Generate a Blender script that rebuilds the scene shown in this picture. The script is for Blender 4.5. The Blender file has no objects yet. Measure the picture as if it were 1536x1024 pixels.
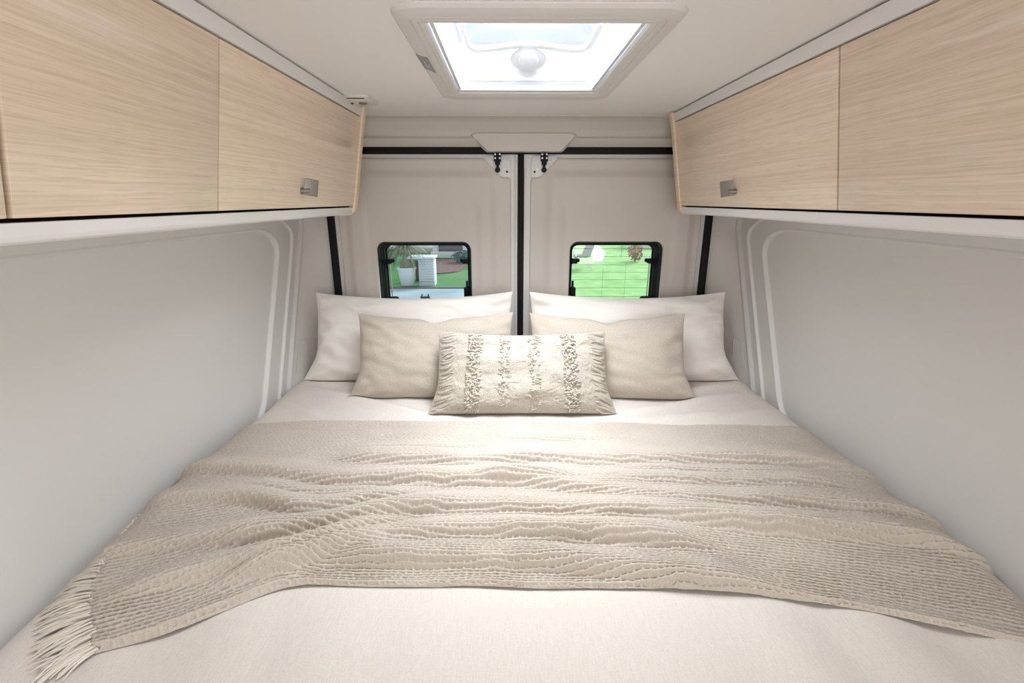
import bpy, bmesh, math, random
import numpy as np
from mathutils import Vector, Matrix
random.seed(7); rng = np.random.default_rng(7)
scene = bpy.context.scene
COL = scene.collection

# ---------------------------------------------------------------- materials
def lin(r, g, b):
    f = lambda c: c/12.92 if c <= .04045 else ((c+.055)/1.055)**2.4
    return (f(r/255), f(g/255), f(b/255), 1)

class NT:
    def __init__(s, name):
        s.m = bpy.data.materials.new(name); s.m.use_nodes = True
        s.t = s.m.node_tree; s.p = s.t.nodes['Principled BSDF']; s.out = s.t.nodes['Material Output']
    def n(s, kind, **kw):
        nd = s.t.nodes.new(kind)
        for k, v in kw.items():
            if k in nd.inputs.keys(): nd.inputs[k].default_value = v
            else: setattr(nd, k, v)
        return nd
    def l(s, a, b): s.t.links.new(a, b)
    def coords(s, scale=(1, 1, 1), rot=(0, 0, 0), which='Object'):
        tc = s.n('ShaderNodeTexCoord'); mp = s.n('ShaderNodeMapping')
        mp.inputs['Scale'].default_value = scale; mp.inputs['Rotation'].default_value = rot
        s.l(tc.outputs[which], mp.inputs['Vector']); return mp.outputs['Vector']
    def noise(s, vec, scale=1, detail=3, rough=.5, dist=0):
        nd = s.n('ShaderNodeTexNoise'); s.l(vec, nd.inputs['Vector'])
        nd.inputs['Scale'].default_value = scale; nd.inputs['Detail'].default_value = detail
        nd.inputs['Roughness'].default_value = rough; nd.inputs['Distortion'].default_value = dist
        return nd.outputs['Fac']
    def ramp(s, fac, stops):
        nd = s.n('ShaderNodeValToRGB'); s.l(fac, nd.inputs['Fac']); cr = nd.color_ramp
        while len(cr.elements) < len(stops): cr.elements.new(.5)
        for e, (p, c) in zip(cr.elements, stops): e.position = p; e.color = c
        return nd.outputs['Color']
    def bump(s, h, strength=.3, dist=.002):
        nd = s.n('ShaderNodeBump'); nd.inputs['Strength'].default_value = strength
        nd.inputs['Distance'].default_value = dist; s.l(h, nd.inputs['Height']); s.l(nd.outputs['Normal'], s.p.inputs['Normal'])
        return nd
    def mix(s, fac, a, b, blend='MIX'):
        nd = s.n('ShaderNodeMix'); nd.data_type = 'RGBA'; nd.blend_type = blend
        for sock, v in ((nd.inputs[0], fac), (nd.inputs[6], a), (nd.inputs[7], b)):
            if hasattr(v, 'is_linked') or isinstance(v, bpy.types.NodeSocket): s.l(v, sock)
            else: sock.default_value = v
        return nd.outputs[2]

def plain(name, c, rough=.5, metal=0, spec=.5, bump=None, coat=0):
    b = NT(name); p = b.p
    p.inputs['Base Color'].default_value = c; p.inputs['Roughness'].default_value = rough
    p.inputs['Metallic'].default_value = metal; p.inputs['Specular IOR Level'].default_value = spec
    if coat: p.inputs['Coat Weight'].default_value = coat; p.inputs['Coat Roughness'].default_value = .12
    if bump:
        sc, st, di = bump
        b.bump(b.noise(b.coords(), sc, 3), st, di)
    return b.m

def mottled(name, c1, c2, scale, rough=.6, bump=None, spec=.5):
    b = NT(name); v = b.coords()
    b.l(b.ramp(b.noise(v, scale, 4), [(.3, c1), (.7, c2)]), b.p.inputs['Base Color'])
    b.p.inputs['Roughness'].default_value = rough; b.p.inputs['Specular IOR Level'].default_value = spec
    if bump: b.bump(b.noise(v, bump[0], 3), bump[1], bump[2])
    return b.m

def wood(name, light, mid, dark, rough=.38, coat=.5):
    b = NT(name)
    wob = b.noise(b.coords((2, .8, 4)), 1.0, 2)
    tc = b.coords((1, 1, 1))
    ad = b.n('ShaderNodeVectorMath', operation='MULTIPLY_ADD')
    comb = b.n('ShaderNodeCombineXYZ'); b.l(wob, comb.inputs['Z']); b.l(comb.outputs[0], ad.inputs[0])
    ad.inputs[1].default_value = (0, 0, .05); b.l(tc, ad.inputs[2])
    def mp(scale):
        m = b.n('ShaderNodeMapping'); m.inputs['Scale'].default_value = scale; b.l(ad.outputs[0], m.inputs['Vector']); return m.outputs[0]
    broad = b.noise(mp((3, .5, 22)), 1, 3, .5)
    fine = b.noise(mp((8, 1.5, 210)), 1, 3, .6)
    pore = b.noise(mp((12, 15, 500)), 1, 2, .5)
    c = b.ramp(broad, [(.30, mid), (.66, light)])
    c = b.mix(b.ramp(fine, [(.40, (0, 0, 0, 1)), (.66, (.42, .42, .42, 1))]), c, dark)
    c = b.mix(b.ramp(pore, [(.50, (0, 0, 0, 1)), (.72, (.5, .5, .5, 1))]), c, dark)
    b.l(c, b.p.inputs['Base Color'])
    b.p.inputs['Roughness'].default_value = rough
    b.p.inputs['Coat Weight'].default_value = coat; b.p.inputs['Coat Roughness'].default_value = .07
    b.bump(pore, .08, .0005)
    return b.m

def cloth(name, c1, c2, weave=900, strength=.35, wr=None):
    b = NT(name); v = b.coords()
    n1 = b.noise(b.coords((1, .07, .35)), weave*.7, 2); n2 = b.noise(b.coords((.3, 1, 1)), weave*.7, 2)
    m = b.n('ShaderNodeMath', operation='ADD'); b.l(n1, m.inputs[0]); b.l(n2, m.inputs[1])
    half = b.n('ShaderNodeMath', operation='MULTIPLY'); b.l(m.outputs[0], half.inputs[0]); half.inputs[1].default_value = .5
    b.l(b.ramp(half.outputs[0], [(.38, c1), (.62, c2)]), b.p.inputs['Base Color'])
    b.p.inputs['Roughness'].default_value = .9; b.p.inputs['Specular IOR Level'].default_value = .15
    b.p.inputs['Sheen Weight'].default_value = .15
    b.bump(half.outputs[0], strength, .0015)
    return b.m

def glass(name, tint, gloss=.06):
    b = NT(name); tr = b.n('ShaderNodeBsdfTransparent'); tr.inputs[0].default_value = tint
    gl = b.n('ShaderNodeBsdfGlossy'); gl.inputs['Roughness'].default_value = .02
    mx = b.n('ShaderNodeMixShader'); mx.inputs[0].default_value = gloss
    b.l(tr.outputs[0], mx.inputs[1]); b.l(gl.outputs[0], mx.inputs[2]); b.l(mx.outputs[0], b.out.inputs['Surface'])
    return b.m

M = {}
M['ceiling'] = plain('ceiling_vinyl', (.78, .755, .735, 1), .55, bump=(420, .12, .0008))
M['wall'] = plain('wall_vinyl', (.665, .65, .63, 1), .42, bump=(260, .06, .0008))
M['pillar'] = plain('pillar_plastic', (.58, .545, .51, 1), .5, bump=(500, .08, .0006))
M['doorpanel'] = plain('door_trim_board', (.56, .51, .462, 1), .42, bump=(330, .05, .0006))
M['doorframe'] = plain('door_painted_metal', (.68, .665, .645, 1), .35)
M['header'] = plain('header_plastic', (.55, .51, .46, 1), .45, bump=(400, .05, .0006))
M['white'] = plain('white_laminate', (.76, .745, .735, 1), .3)
M['hatchframe'] = plain('hatch_plastic', (.64, .61, .585, 1), .4)
M['hatchwhite'] = plain('hatch_white_plastic', (.58, .58, .59, 1), .4)
M['black'] = plain('black_rubber', (.006, .005, .005, 1), .6, spec=.2)
M['blackp'] = plain('black_plastic', (.008, .009, .010, 1), .45, spec=.12)
M['dark'] = plain('cabinet_shadow_gap', (.012, .009, .007, 1), .9, spec=.1)
M['handle'] = plain('handle_metal', (.21, .19, .165, 1), .42, metal=.6)
M['steel'] = plain('bolt_steel', (.6, .59, .57, 1), .35, metal=.6)
M['oak'] = wood('white_oak', lin(235, 217, 195), lin(225, 204, 180), lin(196, 172, 148))
M['oakedge'] = wood('oak_edge', lin(232, 212, 190), lin(222, 198, 172), lin(204, 178, 150), .45, 0)
M['duvet'] = cloth('duvet_linen', (.57, .515, .46, 1), (.64, .585, .53, 1), 900, .3)
M['pillowwhite'] = cloth('cream_cotton', (.73, .685, .63, 1), (.78, .735, .68, 1), 1100, .15)
M['pillowbeige'] = cloth('oatmeal_linen', (.41, .35, .29, 1), (.52, .46, .39, 1), 1000, .35)
M['boucle'] = mottled('boucle_yarn', (.44, .385, .32, 1), (.57, .515, .445, 1), 300, .95, (420, .9, .004), .1)
M['yarn'] = plain('cream_yarn', (.57, .515, .445, 1), .95, spec=.1, bump=(700, .5, .001))
M['throw'] = mottled('throw_knit', (.43, .372, .315, 1), (.54, .478, .415, 1), 420, .95, (900, .5, .0012), .1)
M['fringe'] = plain('fringe_yarn', (.66, .60, .53, 1), .95, spec=.1, bump=(1200, .4, .0008))
M['mattress'] = plain('mattress_ticking', (.7, .68, .65, 1), .9)
M['basewood'] = plain('bed_base_board', (.5, .42, .33, 1), .7)
M['floor'] = mottled('vinyl_floor', (.2, .16, .12, 1), (.26, .21, .16, 1), 8, .5)
M['sticker'] = plain('grey_sticker', (.25, .25, .235, 1), .4)
M['ink'] = plain('pale_print', (.62, .62, .6, 1), .5)
M['dome'] = glass('dome_acrylic', (.80, .87, .95, 1), .05)
M['paneL'] = glass('tinted_pane', (.84, .89, .91, 1), .03)
M['paneR'] = glass('clear_pane', (.93, .97, .93, 1), .04)
M['wire'] = plain('heating_wire', (.10, .16, .09, 1), .6)
# outdoors
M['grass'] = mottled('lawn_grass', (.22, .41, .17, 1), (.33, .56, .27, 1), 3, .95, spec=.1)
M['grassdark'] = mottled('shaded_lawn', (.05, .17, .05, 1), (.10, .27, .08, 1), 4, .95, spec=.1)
M['pavement'] = mottled('pale_pavement', (.28, .36, .41, 1), (.42, .50, .55, 1), 1.2, .6)
M['mulch'] = mottled('bark_mulch', (.10, .05, .04, 1), (.22, .13, .11, 1), 9, .95)
M['potwhite'] = plain('glazed_pot', (.85, .85, .86, 1), .35)
M['bark'] = mottled('palm_bark', (.17, .16, .10, 1), (.36, .34, .23, 1), 14, .9)
M['leaf'] = mottled('palm_leaf', (.07, .12, .06, 1), (.34, .36, .22, 1), 6, .7)
M['teal'] = mottled('blue_shrub', (.05, .14, .13, 1), (.12, .26, .24, 1), 6, .9)
M['shrub'] = mottled('shrub_leaf', (.03, .09, .04, 1), (.12, .24, .10, 1), 5, .9)
M['redleaf'] = mottled('red_leaf', (.28, .11, .10, 1), (.62, .40, .38, 1), 9, .9)
M['pink'] = mottled('pink_flower', (.55, .2, .3, 1), (.8, .55, .6, 1), 9, .9)
M['housegrey'] = plain('grey_garage_board', (.17, .16, .18, 1), .7)
M['housewhite'] = plain('white_house_trim', (.8, .8, .82, 1), .6)
M['beige'] = plain('beige_stone', (.50, .45, .40, 1), .8)
M['crate'] = plain('dark_timber', (.06, .045, .05, 1), .8)
M['chairgrey'] = plain('grey_chair_fabric', (.12, .17, .18, 1), .8)
M['pathstone'] = mottled('pale_path_stone', (.62, .60, .56, 1), (.78, .76, .72, 1), 4, .9)

# ---------------------------------------------------------------- object helpers
def tag(o, label=None, cat=None, group=None, kind=None):
    if label: o['label'] = label
    if cat: o['category'] = cat
    if group: o['group'] = group
    if kind: o['kind'] = kind
    return o

def root(name, loc, label=None, cat=None, group=None, kind=None):
    o = bpy.data.objects.new(name, None); COL.objects.link(o); o.location = loc
    o.empty_display_size = .05
    return tag(o, label, cat, group, kind)

def org(parent):
    v = np.zeros(3)
    while parent is not None:
        v += np.array(parent.location); parent = parent.parent
    return v

def mesh(name, V, F, m, parent=None, smooth=True, at=None, angle=35):
    """V in world coordinates; the object's origin is the parent's base (or `at`)."""
    V = np.asarray(V, float).reshape(-1, 3)
    o0 = org(parent) if parent is not None else np.array(at if at is not None else (0, 0, 0), float)
    me = bpy.data.meshes.new(name)
    me.from_pydata((V-o0).tolist(), [], F)
    b = bmesh.new(); b.from_mesh(me)
    bmesh.ops.recalc_face_normals(b, faces=b.faces); b.to_mesh(me); b.free()
    me.materials.append(m)
    if smooth:
        me.polygons.foreach_set('use_smooth', [True]*len(me.polygons))
        try: me.set_sharp_from_angle(angle=math.radians(angle))
        except Exception: pass
    o = bpy.data.objects.new(name, me); COL.objects.link(o)
    if parent is not None: o.parent = parent
    elif at is not None: o.location = at
    return o

class MB:
    def __init__(s): s.V = []; s.F = []
    def add(s, V, F):
        k = len(s.V); s.V += [tuple(map(float, v)) for v in V]; s.F += [tuple(i+k for i in f) for f in F]; return s
    def box(s, x0, x1, y0, y1, z0, z1, bev=0, rot=None):
        b = bmesh.new(); bmesh.ops.create_cube(b, size=1)
        bmesh.ops.scale(b, vec=(x1-x0, y1-y0, z1-z0), verts=b.verts)
        if bev: bmesh.ops.bevel(b, geom=list(b.edges), offset=bev, segments=2, affect='EDGES', profile=.6)
        if rot is not None: bmesh.ops.transform(b, matrix=rot.to_4x4(), verts=b.verts)
        bmesh.ops.translate(b, vec=((x0+x1)/2, (y0+y1)/2, (z0+z1)/2), verts=b.verts)
        b.verts.index_update()
        s.add([v.co[:] for v in b.verts], [[v.index for v in f.verts] for f in b.faces]); b.free(); return s
    def prism(s, poly, axis, a, b_, bev=0):
        """poly: 2-D outline; axis 'y' -> (x,z), 'x' -> (y,z), 'z' -> (x,y)"""
        def p(u, v, w): return {'y': (u, w, v), 'x': (w, u, v), 'z': (u, v, w)}[axis]
        n = len(poly)
        b = bmesh.new()
        A = [b.verts.new(p(u, v, a)) for u, v in poly]; B = [b.verts.new(p(u, v, b_)) for u, v in poly]
        b.faces.new(A); b.faces.new(B[::-1])
        for i in range(n): b.faces.new((A[i], A[(i+1) % n], B[(i+1) % n], B[i]))
        bmesh.ops.recalc_face_normals(b, faces=b.faces)
        if bev: bmesh.ops.bevel(b, geom=list(b.edges), offset=bev, segments=2, affect='EDGES', profile=.6)
        b.verts.index_update()
        s.add([v.co[:] for v in b.verts], [[v.index for v in f.verts] for f in b.faces]); b.free(); return s
    def tube(s, pts, r, seg=8, caps=True):
        P = [Vector(p) for p in pts]; n = len(P); rs = r if hasattr(r, '__len__') else [r]*n
        V = []; F = []; up = Vector((.31, .17, .93)).normalized(); prev = None
        for i in range(n):
            t = (P[min(i+1, n-1)]-P[max(i-1, 0)]).normalized()
            a = (prev if prev is not None else up)
            a = a-t*a.dot(t)
            if a.length < 1e-4: a = t.orthogonal()
            a.normalize(); prev = a; c = t.cross(a)
            for k in range(seg):
                w = 2*math.pi*k/seg; V.append(P[i]+(a*math.cos(w)+c*math.sin(w))*rs[i])
        for i in range(n-1):
            for k in range(seg):
                F.append((i*seg+k, i*seg+(k+1) % seg, (i+1)*seg+(k+1) % seg, (i+1)*seg+k))
        if caps: F.append(tuple(range(seg))[::-1]); F.append(tuple(range((n-1)*seg, n*seg)))
        return s.add(V, F)
    def lathe(s, prof, c, seg=24, M3=None):
        """prof: (r, h) along local z, placed at c, turned by M3"""
        V = []; F = []; n = len(prof)
        for r, h in prof:
            for k in range(seg):
                w = 2*math.pi*k/seg; v = Vector((r*math.cos(w), r*math.sin(w), h))
                if M3 is not None: v = M3 @ v
                V.append(v+Vector(c))
        for i in range(n-1):
            for k in range(seg): F.append((i*seg+k, i*seg+(k+1) % seg, (i+1)*seg+(k+1) % seg, (i+1)*seg+k))
        F.append(tuple(range(seg))[::-1]); F.append(tuple(range((n-1)*seg, n*seg)))
        return s.add(V, F)
    def loops(s, L, closed_ends=(False, False)):
        n = len(L[0]); V = [v for lp in L for v in lp]; F = []
        for i in range(len(L)-1):
            for k in range(n): F.append((i*n+k, i*n+(k+1) % n, (i+1)*n+(k+1) % n, (i+1)*n+k))
        if closed_ends[0]: F.append(tuple(range(n))[::-1])
        if closed_ends[1]: F.append(tuple(range((len(L)-1)*n, len(L)*n)))
        return s.add(V, F)
    def done(s, name, m, parent=None, smooth=True, at=None, angle=35): return mesh(name, s.V, s.F, m, parent, smooth, at, angle)

def grid_faces(nu, nv):
    i, j = np.meshgrid(np.arange(nu-1), np.arange(nv-1), indexing='ij'); a = i*nv+j
    return np.stack([a, a+nv, a+nv+1, a+1], -1).reshape(-1, 4)

def grid(name, P, m, parent=None, at=None, smooth=True):
    """P: (nu, nv, 3) world points -> one smooth sheet, built fast"""
    nu, nv, _ = P.shape; o0 = org(parent) if parent is not None else np.array(at if at is not None else (0, 0, 0), float)
    F = grid_faces(nu, nv); me = bpy.data.meshes.new(name)
    me.vertices.add(nu*nv); me.vertices.foreach_set('co', (P.reshape(-1, 3)-o0).astype(np.float32).ravel())
    me.loops.add(F.size); me.loops.foreach_set('vertex_index', F.astype(np.int32).ravel())
    me.polygons.add(len(F)); me.polygons.foreach_set('loop_start', (np.arange(len(F))*4).astype(np.int32))
    me.polygons.foreach_set('loop_total', np.full(len(F), 4, np.int32))
    me.polygons.foreach_set('use_smooth', np.full(len(F), smooth))
    me.update(calc_edges=True); me.validate(); me.materials.append(m)
    o = bpy.data.objects.new(name, me); COL.objects.link(o)
    if parent is not None: o.parent = parent
    elif at is not None: o.location = at
    return o

def rrect(x0, x1, y0, y1, r, n=6):
    out = []
    for cx, cy, a0 in ((x1-r, y1-r, 0), (x0+r, y1-r, 90), (x0+r, y0+r, 180), (x1-r, y0+r, 270)):
        for k in range(n+1):
            a = math.radians(a0+90*k/n); out.append((cx+r*math.cos(a), cy+r*math.sin(a)))
    return out

_tab = rng.random((256, 256))
def vnoise(x, y, seed=0):
    x = np.asarray(x, float)+seed*17.31; y = np.asarray(y, float)+seed*9.77
    xi = np.floor(x).astype(int); yi = np.floor(y).astype(int); fx = x-xi; fy = y-yi
    fx = fx*fx*(3-2*fx); fy = fy*fy*(3-2*fy)
    g = lambda a, b: _tab[a % 256, b % 256]
    return (g(xi, yi)*(1-fx)+g(xi+1, yi)*fx)*(1-fy)+(g(xi, yi+1)*(1-fx)+g(xi+1, yi+1)*fx)*fy-.5
def sstep(a, b, x):
    t = np.clip((x-a)/(b-a), 0, 1); return t*t*(3-2*t)

# ================================================================ THE VAN SHELL
ZC = 1.884            # ceiling
FRONT = -1.1          # where the modelled body ends, behind the camera

MB().box(-1.0, 1.0, FRONT, 2.2, -.03, 0).done('floor', M['floor'], smooth=False)['kind'] = 'structure'

# ceiling with the hatch opening
HX, HY0, HY1 = .20, .95, 1.535
V = []; F = []
outer = [(-1.0, FRONT), (1.0, FRONT), (1.0, 1.97), (-1.0, 1.97)]; inner = [(-HX, HY0), (HX, HY0), (HX, HY1), (-HX, HY1)]
for z in (ZC, ZC+.03):
    V += [(x, y, z) for x, y in outer]+[(x, y, z) for x, y in inner]
for k in range(4):
    j = (k+1) % 4
    F += [(k, j, 4+j, 4+k), (8+k, 12+k, 12+j, 8+j), (4+k, 4+j, 12+j, 12+k), (k, 8+k, 8+j, j)]
tag(mesh('ceiling', V, F, M['ceiling'], smooth=False), kind='structure')

# side walls: bulged lining with a pressed recess; they end at a leaning seam by the rear pillar
def seamY(z): return np.minimum(1.795+(z-.93)*.5, 2.062)
def seamX(z): return .906+0*np.asarray(z, float)
zs = np.concatenate([np.linspace(.02, .80, 12), np.linspace(.82, 1.45, 76), np.linspace(1.4525, 1.545, 38), np.linspace(1.56, ZC+.01, 10)])
ds = np.concatenate([np.linspace(0, .34, 170), np.linspace(.36, 1.2, 40), np.linspace(1.3, 3.0, 12)])
def wall_side(sg):
    D, Z = np.meshgrid(ds, zs, indexing='ij')
    # pressed recess: distance to a rounded outline, corners longer along the van than tall
    D2 = D*.52
    def sd(cx, top):
        r = np.where(Z > 1.1, .105, .15); bot = 2.24-top
        qx = (cx+r)-D2; qz = np.where(Z > 1.1, Z-(top-r), (.745-(top-1.483)+r)-Z)
        return np.hypot(np.maximum(qx, 0), np.maximum(qz, 0))+np.minimum(np.maximum(qx, qz), 0)-r
    a = sd(.180*.52, 1.477); b = sd(.080*.52, 1.519)
    X = .934-.012*sstep(-.001, .0040, a)-.007*sstep(-.001, .0040, b)
    X -= .0025*np.exp(-((a-.005)/.0025)**2)+.0025*np.exp(-((b-.005)/.0025)**2)
    blend = sstep(.03, 0, D)
    X = X*(1-blend)+np.minimum(X, seamX(Z))*blend
    Y = seamY(Z)-D
    P = np.stack([sg*X, Y, Z], -1)
    o = grid('wall_left' if sg < 0 else 'wall_right', P, M['wall'])
    o.modifiers.new('thickness', 'SOLIDIFY').thickness = .03
    o.modifiers[0].offset = -1 if sg > 0 else 1
    return tag(o, kind='structure')
wall_side(-1); wall_side(1)

# rear pillar trims between the lining seam and the black door seal
def pillar(sg, name):
    T, Z = np.meshgrid(np.linspace(0, 1, 24), np.linspace(.02, ZC+.005, 60), indexing='ij')
    x0 = seamX(Z)+.010; y0 = seamY(Z)+.004
    x1 = .801; y1 = 2.075
    X = x0+(x1-x0)*T; Y = y0+(y1-y0)*T
    bow = np.sin(np.pi*T)*.006
    X = X+bow*.8; Y = Y+bow*.5
    tr = root(name, (sg*.86, 2.0, 0)); tag(tr, kind='structure')
    o = grid('pillar_panel', np.stack([sg*X, Y, Z], -1), M['pillar'], tr)
    # small lift-out cover low on the pillar
    def on(t, z):
        xx = seamX(z)+.010; yy = seamY(z)+.004; bw = math.sin(math.pi*t)*.006
        return np.array([sg*(xx+(x1-xx)*t+bw*.8-.002), yy+(y1-yy)*t+bw*.5-.004, z])
    pts = [on(.12, .905), on(.13, .97), on(.135, 1.02), on(.15, 1.032), on(.26, 1.035), on(.28, 1.02), on(.30, .965)]
    MB().tube(pts, .0022, 6).done('cover_edge', M['pillar'], tr)
    return tr
pillar(-1, 'trim_1'); pillar(1, 'trim_2')

# header over the rear doors
prof = [(1.94, 1.889), (1.945, 1.880), (1.952, 1.877), (1.962, 1.879), (1.985, 1.862), (2.010, 1.842), (2.024, 1.826), (2.026, 1.818), (2.018, 1.813), (2.016, 1.809),
        (2.022, 1.803), (2.036, 1.794), (2.050, 1.783), (2.058, 1.778), (2.12, 1.778), (2.12, 1.889)]
hd = tag(root('trim_3', (0, 2.0, 1.78)), kind='structure')
MB().prism(prof, 'x', -.86, .86).done('header_rail', M['header'], hd, angle=50)
# moulded plate in its middle
L = []
for y, s_ in ((2.055, 1.03), (2.022, 1.0), (2.014, .965)):
    cx, cz = .0, 1.797; lp = []
    for x, z in ((-.185, 1.829), (.205, 1.829), (.218, 1.822), (.165, 1.768), (.155, 1.763), (-.130, 1.763), (-.140, 1.768), (-.198, 1.822)):
        lp.append((cx+(x-cx)*s_, y, cz+(z-cz)*(s_*1.0)))
    L.append(lp)
MB().loops(L, (True, True)).done('centre_plate', M['header'], hd, angle=25)
# black seals round the doors
sl = tag(root('trim_4', (0, 2.07, 1.77)), kind='structure')
MB().box(-.80, .80, 2.05, 2.10, 1.757, 1.785, .004).done('top_seal', M['black'], sl)
for sg in (-1, 1): MB().box(sg*.789-.013, sg*.789+.013, 2.052, 2.10, .30, 1.775, .005).done('side_seal', M['black'], sl)
MB().box(-.0125, .0125, 2.052, 2.10, .30, 1.775, .004).done('centre_seal', M['black'], sl)
# body below the doors
tag(MB().box(-1, 1, 2.078, 2.16, 0, .32).done('wall_back', M['doorframe'], smooth=False), kind='structure')
tag(MB().box(-1, 1, 2.11, 2.16, 1.78, 1.93).done('trim_5', M['doorframe'], smooth=False), kind='structure')

# ---------------------------------------------------------------- rear doors with their windows
WX0, WX1, WZ0, WZ1 = .209, .609, 1.085, 1.412
def polar(poly, c, angs):
    out = []
    n = len(poly)
    for a in angs:
        d = (math.cos(a), math.sin(a)); best = None
        for i in range(n):
            p = poly[i]; q = poly[(i+1) % n]; ex, ey = q[0]-p[0], q[1]-p[1]
            den = d[0]*ey-d[1]*ex
            if abs(den) < 1e-12: continue
            px, py = p[0]-c[0], p[1]-c[1]
            t = (px*ey-py*ex)/den; u = (px*d[1]-py*d[0])/den
            if t > 0 and -1e-9 <= u <= 1+1e-9 and (best is None or t < best): best = t
        out.append((c[0]+d[0]*best, c[1]+d[1]*best))
    return np.array(out)

def rear_door(sg, name, wname, pane):
    d = tag(root(name, (sg*.40, 2.075, .32)), kind='structure')
    c = (.409, 1.24)
    hole = rrect(WX0, WX1, WZ0, WZ1, .035, 8)
    outl = [(.757, .34), (.757, 1.742), (.152, 1.742), (.142, 1.738), (.088, 1.680), (.078, 1.671), (.066, 1.668), (.048, 1.667), (.041, 1.660), (.040, 1.650), (.040, .34)]
    angs = sorted(set([round(2*math.pi*k/160, 5) for k in range(160)]+[round(math.atan2(z-c[1], x-c[0]) % (2*math.pi), 5) for x, z in hole+outl]))
    A = polar(hole, c, angs); B = polar(outl, c, angs)
    def relief(x, z):
        f = sstep(.735, .700, x)*sstep(.095, .135, x)*sstep(1.70, 1.665, z)
        g = sstep(.16, .19, x)*sstep(1.62, 1.58, z)*sstep(.66, .63, x)
        return -.008*f+.0025*g
    L = []
    # frame metal side (edge of board), then rings inwards to the hole, then the hole's lip
    for t, y in ((1.0, 2.076), (1.0, 2.069), (.992, 2.0665)):
        P = A+(B-A)*t; L.append([(sg*p[0], y, p[1]) for p in P])
    for t in np.linspace(.985, .03, 46):
        P = A+(B-A)*t; R = relief(P[:, 0], P[:, 1]); L.append([(sg*p[0], 2.066+r, p[1]) for p, r in zip(P, R)])
    R = relief(A[:, 0], A[:, 1])
    L.append([(sg*p[0], 2.0665+r, p[1]) for p, r in zip(A, R)])
    L.append([(sg*p[0], 2.072, p[1]) for p in c+(np.array(A)-c)*.992])
    MB().loops(L).done('door_trim_board', M['doorpanel'], d, angle=40)
    # painted metal door skin with the window opening
    skin = [(.776, .33), (.776, 1.758), (.0135, 1.758), (.0135, .33)]
    angs2 = sorted(set([round(2*math.pi*k/96, 5) for k in range(96)]+[round(math.atan2(z-c[1], x-c[0]) % (2*math.pi), 5) for x, z in hole+skin]))
    A2 = polar(rrect(WX0-.004, WX1+.004, WZ0-.004, WZ1+.004, .036, 8), c, angs2); B2 = polar(skin, c, angs2)
    L = [[(sg*p[0], y, p[1]) for p in Q] for Q, y in ((A2, 2.20), (A2, 2.0755), (B2, 2.0755), (B2, 2.20), (A2, 2.20))]
    MB().loops(L).done('door_frame', M['doorframe'], d, angle=30)
    # inner edge flange beside the centre seal
    MB().box(min(sg*.0135, sg*.0225), max(sg*.0135, sg*.0225), 2.060, 2.078, .33, 1.70 if sg > 0 else 1.755, .002).done('edge_flange', M['doorframe'], d)
    # hinge plate in the cut corner
    pl = [(.041, 1.669), (.076, 1.670), (.086, 1.675), (.150, 1.739), (.140, 1.752), (.062, 1.754), (.047, 1.744), (.041, 1.728)]
    pl = [(sg*x, z) for x, z in pl]
    hp = MB().prism(pl, 'y', 2.067, 2.077, .0012).done('striker_plate', M['doorframe'], d)
    def disc(x, z, r, m, nm, par, y0=2.064): MB().lathe([(r*.8, 0), (r, .001), (r, .005)], (sg*x, y0, z), 14, Matrix.Rotation(-math.pi/2, 3, 'X')).done(nm, m, par)
    for x, z in ((.118, 1.727), (.078, 1.735), (.068, 1.701)): disc(x, z, .0042, M['steel'], 'rivet', hp)
    disc(.056, 1.690, .0042, M['black'], 'hole', hp)
    lt = MB().box(sg*.094-.0145, sg*.094+.0145, 2.046, 2.066, 1.728, 1.762, .003)
    lt.box(sg*.094-.010, sg*.094+.010, 2.050, 2.066, 1.716, 1.732, .002)
    lt.box(sg*.094-.005, sg*.094+.005, 2.052, 2.066, 1.700, 1.72, .001)
    lt.lathe([(.0095, 0), (.0105, .003), (.0105, .014)], (sg*.094, 2.050, 1.697), 18, Matrix.Rotation(-math.pi/2, 3, 'X'))
    latch = lt.done('door_striker', M['blackp'], d)
    for dx, dz in ((-.009, .755), (.009, .755), (-.009, .741), (.009, .741)):
        MB().lathe([(.0032, 0), (.0036, .001), (.0036, .004)], (sg*.094+dx, 2.0440, 1+dz), 12, Matrix.Rotation(-math.pi/2, 3, 'X')).done('bolt', M['steel'], latch)
    # window: deep black frame, pane and its catches
    w = tag(root(wname, (sg*.409, 2.09, WZ0)), kind='structure')
    def rr(i, r): return rrect(WX0-.001+i, WX1+.001-i, WZ0-.001+i, WZ1+.001-i, r, 8)
    L = []
    for i, r, y in ((-.001, .036, 2.085), (.000, .035, 2.075), (.004, .033, 2.073), (.006, .031, 2.078), (.009, .030, 2.10), (.012, .028, 2.103), (.014, .027, 2.12), (.018, .026, 2.122), (.019, .026, 2.142), (.024, .024, 2.148), (.024, .024, 2.156)):
        L.append([(sg*x, y, z) for x, z in rr(i, r)])
    MB().loops(L).done('window_frame', M['blackp'], w, angle=25)
    lp = rr(.020, .025)
    MB().loops([[(sg*x, 2.149, z) for x, z in lp], [(sg*x, 2.154, z) for x, z in lp]], (True, True)).done('window_pane', pane, w, smooth=False)
    # thin aluminium rail up the hinge side and along the bottom
    MB().tube([(sg*(WX1-.035), 2.140, WZ0+.04), (sg*(WX1-.034), 2.140, WZ1-.09)], .0025, 6).done('slide_rail', M['steel'], w)
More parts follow.
